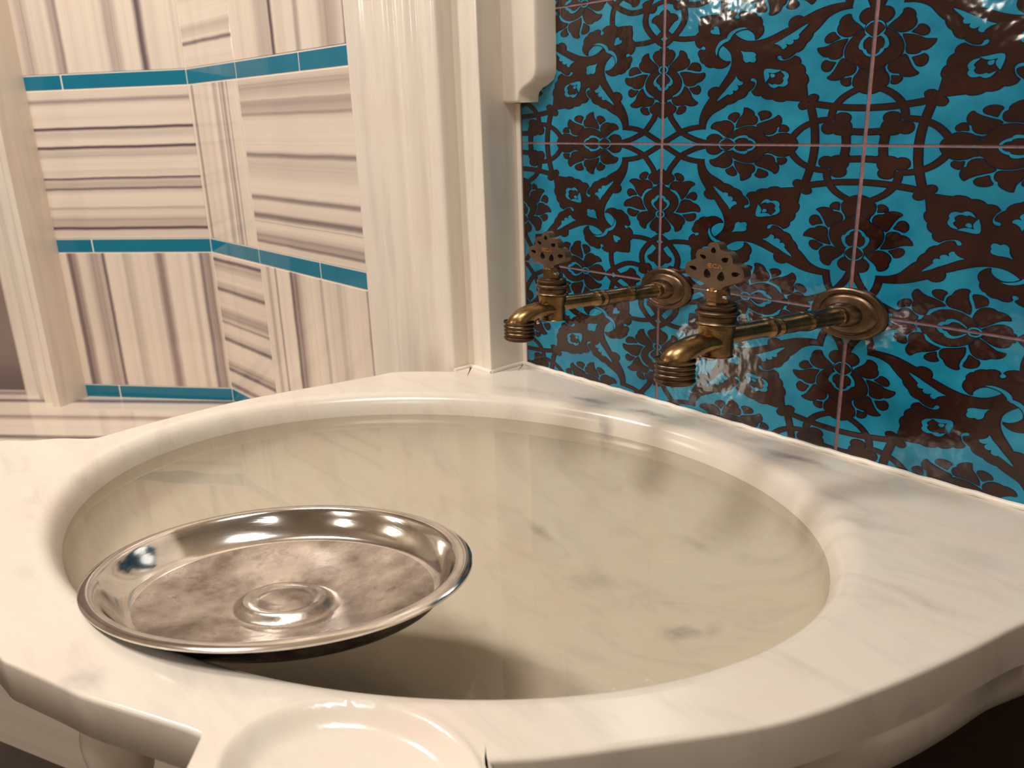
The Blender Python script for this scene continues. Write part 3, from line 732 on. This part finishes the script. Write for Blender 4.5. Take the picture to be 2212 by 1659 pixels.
def make_tap(ox, oz, sc, label):
    root = bpy.data.objects.new('wall_tap', None); C.objects.link(root); root.location = A(0, 0, 0)+Vector((ox, 0, oz)); root.empty_display_size = .02
    tag(root, label, 'tap', 'antique brass taps on the tiled wall')
    M = lambda X, t_, Z: A(X*sc, -t_*sc, Z*sc)
    ax = lambda z, a, b: M(a, z, b)            # along the pipe
    vt = lambda t0: (lambda z, a, b: M(a, t0+b, z))  # vertical axis at distance t0
    mb = MB(); mb.lathe([(0.0004, .001), (0.0004, .0352), (.0030, .0362), (.0052, .0355), (.0062, .0335), (.0063, .0295), (.0054, .0285), (.0052, .0275), (.0066, .0262), (.0078, .0240), (.0088, .0190), (.0092, .0172), (.0125, .0168), (.0165, .0158), (.0190, .0140), (.0196, .0122), (.0190, .001)], 72, ax)
    mb.build('flange', [BRASSD], root, 28)
    mb = MB(); mb.lathe([(.012, .0112), (.0215, .0112), (.0225, .0126), (.0245, .0129), (.0260, .0120), (.0580, .0120), (.0595, .0128), (.0620, .0133), (.0650, .0133), (.0665, .0124), (.0680, .0118), (.1000, .0118), (.1010, .0128), (.1040, .0134), (.1060, .0126), (.1080, .0120), (.1100, .0128), (.1140, .0130), (.1160, .0118), (.1200, .0112), (.1400, .0114), (.1560, .0122), (.1700, .0120)], 40, ax)
    mb.build('pipe', [BRASS], root, 28)
    T0 = .1725; bz = vt(T0)
    mb = MB(); mb.lathe([(-.0262, .001), (-.0262, .0125), (-.0250, .0140), (-.0235, .0128), (-.020, .0132), (.000, .0134), (.010, .0142), (.014, .0146), (.0160, .0140), (.0170, .001)], 44, bz)
    mb.build('valve_body', [BRASS], root, 28)
    mb = MB()
    pr = [(.0150, .0140), (.0155, .0150), (.0165, .0166), (.0185, .0172), (.0200, .0162), (.0210, .0148), (.0245, .0150), (.0265, .0150), (.0280, .0162), (.0300, .0174), (.0320, .0174), (.0335, .0162), (.0345, .0148), (.0360, .0152), (.0375, .0160), (.0395, .0158), (.0405, .0146), (.0415, .0148), (.0430, .0146), (.0445, .0120), (.0450, .001)]
    mb.lathe(pr, 48, bz); mb.build('bonnet', [BRASSD], root, 28)
    mb = MB(); mb.lathe([(.0440, .0095), (.0590, .0095), (.0605, .0085), (.0612, .001)], 6, bz); mb.lathe([(.058, .0088), (.0620, .0082), (.0640, .0060), (.0645, .001)], 24, bz)
    mb.build('stem', [BRASS], root, 20)
    # spout
    pts = []; T1_ = .2195
    pts += [(0, T0-.002, -.0065), (0, T0+.010, -.0062)]
    for k in range(13):
        a = k/12*math.pi/2; pts.append((0, T0+.014+(T1_-T0-.014)*math.sin(a), -.0265+.0205*math.cos(a)))
    pts.append((0, T1_, -.034))
    fr = lambda q: M(q.x, q.y, q.z)
    mb = MB(); mb.tube(pts, [.0115]+[.0122]*6+[.0126]*8+[.0118], 32, fr=fr)
    mb.build('spout', [BRASS], root, 30)
    sz = vt(T1_); mb = MB()
    pr = [(-.0215, .001), (-.0215, .0120), (-.0205, .0150), (-.0200, .0158), (-.0215, .0163), (-.0235, .0158), (-.0250, .0150)]
    for zc, rr in ((-.0290, .0161), (-.0350, .0158), (-.0410, .0160), (-.0475, .0163)):
        pr += [(zc+.0030, .0146), (zc+.0022, rr-.0006), (zc+.0008, rr), (zc-.0008, rr), (zc-.0022, rr-.0006), (zc-.0030, .0146)]
    pr += [(-.0508, .0150), (-.0520, .0138), (-.0520, .0112), (-.040, .0108), (-.040, .001)]
    mb.lathe(pr, 56, sz); mb.build('nozzle', [BRASSD], root, 28)
    mb = MB(); mb.lathe([(-.021, .0005), (-.0225, .0035), (-.0262, .0040), (-.0285, .0032), (-.0292, .0005)], 20, lambda z, a, b: M(a, .1955+b, z), cap=False)
    mb.build('underside_screw', [CHROME], root, 30)
    mb = MB(); mb.lathe([(.0085, .0005), (.0088, .0028), (.0115, .0030), (.0122, .0022), (.0122, .0005)], 18, lambda z, a, b: M(z, T0+.003+a, .0525+b), cap=False)
    mb.build('stem_screw', [CHROME], root, 30)
    # handle plate with pierced lobes
    pts = smooth_poly([(x, z, i in CORN or i in (0, len(HO)-1)) for i, (x, z) in enumerate(HO)], True, 4)
    holes = [tear(-.0003, .1092, .0024, .0036, 0), tear(-.0104, .1001, .0022, .0034, .9), tear(.0113, .0992, .0028, .0036, -.8), tear(-.0200, .0846, .0024, .0040, 1.25), tear(.0219, .0833, .0028, .0042, -1.25), tear(-.0057, .0800, .0034, .0056, .12), tear(.0081, .0785, .0034, .0060, -.12)]
    loops = [pts]+holes; tr = tessellate_polygon([[Vector((x, z, 0)) for x, z in L_] for L_ in loops]); flat = [q for L_ in loops for q in L_]
    tf, tb = .1800, .1718
    v_ = []; f_ = []; n_ = len(flat)
    v_ = [M(x, tf, z) for x, z in flat]+[M(x, tb, z) for x, z in flat]
    for t3 in tr: f_.append(tuple(t3)); f_.append(tuple(n_+k for k in reversed(t3)))
    k0 = 0
    for L_ in loops:
        m_ = len(L_)
        for i in range(m_): j = (i+1) % m_; f_.append((k0+i, k0+j, n_+k0+j, n_+k0+i))
        k0 += m_
    hd = link('handle', v_, f_, [HANDM], root, auto=40)
    # maker's letters on the plate
    mb = MB(); lh = .0042; lw = .0036; th = .0009
    def seg(a, b, x0, z0):
        def pp(s_):
            X = {'0': 0, '1': lw, 'm': lw/2, '2': lw*.2, '8': lw*.8}[s_[0]]; Z = {'0': 0, '1': lh, 'h': lh/2}[s_[1]]; return Vector((x0+X, z0+Z))
        p_, q_ = pp(a), pp(b); d_ = (q_-p_).normalized(); n__ = Vector((-d_.y, d_.x))*th/2; p_ -= d_*th/2; q_ += d_*th/2
        c_ = [p_+n__, q_+n__, q_-n__, p_-n__]
        mb.add([M(c.x, tf+.0002, c.y) for c in c_]+[M(c.x, tf-.0004, c.y) for c in c_], [(0, 1, 2, 3), (7, 6, 5, 4), (0, 4, 5, 1), (1, 5, 6, 2), (2, 6, 7, 3), (3, 7, 4, 0)])
    for i, ch in enumerate('ECA'):
        for s_ in LET[ch]:
            a, b = s_.split('-'); seg(a, b, -.0052+i*.0050, .0882)
    mb.build('lettering', [GOLD], hd, None)
    return root
N2 = (.2224, -.1476); N1 = (.0126, -.1522)
make_tap(N2[0], N2[1], 1.0, 'nearer antique brass tap with pierced clover handle, right of the two')
make_tap(N1[0], N1[1], .94, 'farther antique brass tap with pierced clover handle, beside the pilaster')

# ---------------------------------------------------------------- metal bowl
BO = Vector((.1847, -.5879, -.4185)); a_, b_ = -.1679, 6.5086
nb = Vector((math.sin(a_)*math.cos(b_), math.sin(a_)*math.sin(b_), math.cos(a_))); e1 = Vector((0, 1, 0)).cross(nb).normalized(); e2 = nb.cross(e1)
def silver():
    m = mat('worn_tinned_metal', (0.62, .54, .48, 1), .16, 1.0); t = NT(m); o = t.obj()
    n1 = t.ramp(t.noise(o, 16, 6, .62), [(.38, G(0)), (.62, G(1))]); n2 = t.ramp(t.noise(t.map(o, (1, 1, 3)), 60, 6, .7), [(.58, G(0)), (.70, G(1))])
    c = t.mix(n1, (0.27, .215, .18, 1), (0.76, .70, .64, 1)); c = t.mix(t.math('MULTIPLY', n2, .5), c, (0.12, .09, .09, 1))
    t.l(c, t.b.inputs['Base Color']); t.l(t.math('ADD', t.math('MULTIPLY', n1, -.14), .36), t.b.inputs['Roughness'])
    t.bump(t.noise(o, 70, 4), .35, .0012); return m
def silver_smooth():
    m = mat('polished_tinned_metal', (0.72, .62, .53, 1), .12, 1.0); t = NT(m); o = t.obj()
    n1 = t.ramp(t.noise(o, 22, 5, .6), [(.35, G(0)), (.65, G(1))])
    t.l(t.mix(n1, (0.58, .54, .51, 1), (0.84, .80, .75, 1)), t.b.inputs['Base Color']); t.bump(t.noise(t.map(o, (1, 1, 12)), 60, 2), .04, .001); return m
SILV, SILS = silver(), silver_smooth()
DARKREFL = brass('dark_reflection_outside', (0.16, .14, .13, 1), (0.03, .03, .035, 1), .25)  # dark reflections on the bowl's outside, put into its colour
bw = lambda z, a, b: A(*(BO+nb*z*.983+e1*a*.983+e2*b*.983))
root = bpy.data.objects.new('metal_bowl', None); C.objects.link(root); root.location = (0, 0, 0); root.empty_display_size = .05
root.location = bw(-.045, 0, 0); OFF = root.location.copy()
tag(root, 'worn silver coloured metal bowl floating tilted in the basin water', 'bowl')
bwl = lambda z, a, b: bw(z, a, b)-OFF
mb = MB(); mb.lathe([(-.0020, .1372), (.0000, .1385), (.0012, .1410), (.0006, .1450), (-.0002, .1480), (-.0018, .1500), (-.0040, .1498), (-.0046, .1480), (-.0040, .1450), (-.0036, .1400), (-.0040, .1372)], 160, bwl, cap=False)
mb.build('rim', [SILS], root, 40)
DP = -.046
mb = MB()
inn = [(-.0020, .1374), (-.0040, .1362), (-.010, .1340), (-.018, .1305), (-.026, .1262), (-.031, .1225), (-.0335, .1195), (-.0345, .1165)]
mb.lathe(inn, 160, bwl, cap=False)
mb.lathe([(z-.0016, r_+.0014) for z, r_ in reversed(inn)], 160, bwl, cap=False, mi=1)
mb.build('side_wall', [SILS, DARKREFL], root, 40)
mb = MB()
fl = [(-.0345, .1167), (-.0365, .1100), (-.0405, .090), (-.0450, .068), (-.0465, .056), (-.0480, .0480), (-.0500, .0440), (-.0500, .0410), (-.0480, .0375), (-.0440, .0345), (-.0415, .0325), (-.0408, .0300), (-.0420, .0270), (-.0440, .0245), (-.0438, .0220), (-.0410, .0180), (-.0395, .0120), (-.0388, .0060), (-.0386, .0005)]
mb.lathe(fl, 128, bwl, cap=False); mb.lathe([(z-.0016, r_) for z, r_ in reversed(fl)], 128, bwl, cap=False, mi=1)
mb.build('embossed_base', [SILV, DARKREFL], root, 50)

# water surface, open where the bowl floats
S = 144; wr = BR_-.0118
outer = []
for k in range(S): a = 2*math.pi*k/S; q = A(BC.x+wr*math.cos(a), BC.y+wr*math.sin(a), 0); outer.append((q.x, q.y))
prof_o = [(z-.0016, r_+.0014) for z, r_ in inn]+[(z-.0016, r_) for z, r_ in fl[:7]]+[(-.0520, .02), (-.0522, .002)]
hole = []
for k in range(96):
    a = 2*math.pi*k/96; prev = None
    for z, r_ in prof_o:
        q = bw(z, r_*math.cos(a), r_*math.sin(a))
        if q.z < WZ and prev is not None:
            t_ = (WZ-prev.z)/(q.z-prev.z); q = prev.lerp(q, t_); break
        prev = q
    hole.append((q.x, q.y))
flat = outer+hole
tr = tessellate_polygon([[Vector((x, y, 0)) for x, y in outer], [Vector((x, y, 0)) for x, y in reversed(hole)]])
flat = outer+list(reversed(hole))
wat = link('basin_water', [(x, y, WZ) for x, y in flat], [tuple(t3) for t3 in tr], [water_mat()])
bm = bmesh.new(); bm.from_mesh(wat.data)
for fc in bm.faces:
    if fc.normal.z < 0: fc.normal_flip()
bm.to_mesh(wat.data); bm.free()
tag(wat, 'clear still water filling the round marble basin', 'water')

# ---------------------------------------------------------------- room shell behind the camera
WALLP = mat('beige_wall', (0.62, .50, .38, 1), .4)
t = NT(WALLP); t.l(t.mix(t.noise(t.obj(), 5, 4), (0.62, .53, .43, 1), (0.70, .62, .52, 1)), t.b.inputs['Base Color'])
CEI = mat('ceiling_paint', (0.72, .63, .52, 1), .6)
def shell(name, a, b, mt, label):
    mb = MB(); mb.box(a, b); return struct(mb.build(name, [mt], None, None), label)
shell('floor', (-2.9, -3.3, -1.2), (1.8, .15, -1.1), FLM, 'dark stone floor under the basin')
shell('ceiling', (-2.9, -3.3, 1.5), (1.8, .15, 1.6), CEI, 'painted ceiling over the wash room')
shell('wall_right', (1.7, -3.3, -1.1), (1.8, .12, 1.5), WALLP, 'beige side wall to the right of the tiled wall')
shell('wall_front', (-2.9, -3.3, -1.1), (1.7, -3.2, 1.5), WALLP, 'beige wall behind the camera')
shell('wall_side', (-2.9, -3.2, -1.1), (-2.8, -.7, 1.5), WALLP, 'beige wall on the far left side')

# wall lamps on the wall behind the camera (seen only as glints in the glaze)
EM = bpy.data.materials.new('lamp_glow'); EM.use_nodes = True
eb = EM.node_tree.nodes['Principled BSDF']; eb.inputs['Emission Color'].default_value = (1, .93, .82, 1); eb.inputs['Emission Strength'].default_value = 22; eb.inputs['Base Color'].default_value = (.8, .8, .8, 1)
def sconce(x, z, hw, hh, label):
    r_ = bpy.data.objects.new('wall_lamp', None); C.objects.link(r_); r_.location = (x, -3.2, z); r_.empty_display_size = .05
    tag(r_, label, 'lamp')
    mb = MB(); mb.lathe([(-hh-.02, .001), (-hh-.02, hw*.8), (-hh, hw*.9), (-hh, .001)], 32, lambda z_, a, b: Vector((a, b*.4+.06, z_))); mb.box((-.03, .001, -hh-.03), (.03, .03, hh*.5))
    mb.build('bracket', [BRASSD], r_, 30)
    mb = MB(); mb.lathe([(-hh, .001), (-hh, hw*.85), (-hh*.4, hw), (hh*.4, hw), (hh, hw*.8), (hh, .001)], 32, lambda z_, a, b: Vector((a, b*.4+.06, z_)))
    mb.build('lamp_shade', [EM], r_, 30)
sconce(-2.12, .74, .12, .19, 'glowing wall lamp on the beige wall behind the camera')
r_ = bpy.data.objects.new('added_glint_lamp', None); C.objects.link(r_); r_.location = (-.262, -1.52, .31); r_.empty_display_size = .05  # unseen lamp with cord, added to give the glaze its right-hand glint
tag(r_, 'small unseen lamp on a cord, added for a glint on the tiles', 'lamp')
mb = MB(); I_ = lambda z_, a, b: Vector((a, b, z_)); mb.lathe([(.09, .003), (1.19, .003)], 10, I_); mb.build('cord', [BRASSD], r_, 30)
mb = MB(); mb.lathe([(.05, .022), (.075, .020), (.095, .006), (.10, .001)], 32, I_); mb.build('cap', [BRASSD], r_, 30)
mb = MB(); mb.lathe([(-.058, .001), (-.055, .022), (-.02, .030), (.02, .030), (.05, .021), (.05, .001)], 32, I_); mb.build('lamp_shade', [EM], r_, 30)
# light path depth for a small enclosed room
SC.cycles.max_bounces = 7; SC.cycles.diffuse_bounces = 4; SC.cycles.glossy_bounces = 4; SC.cycles.transparent_max_bounces = 6
SC.cycles.caustics_reflective = False; SC.cycles.caustics_refractive = False
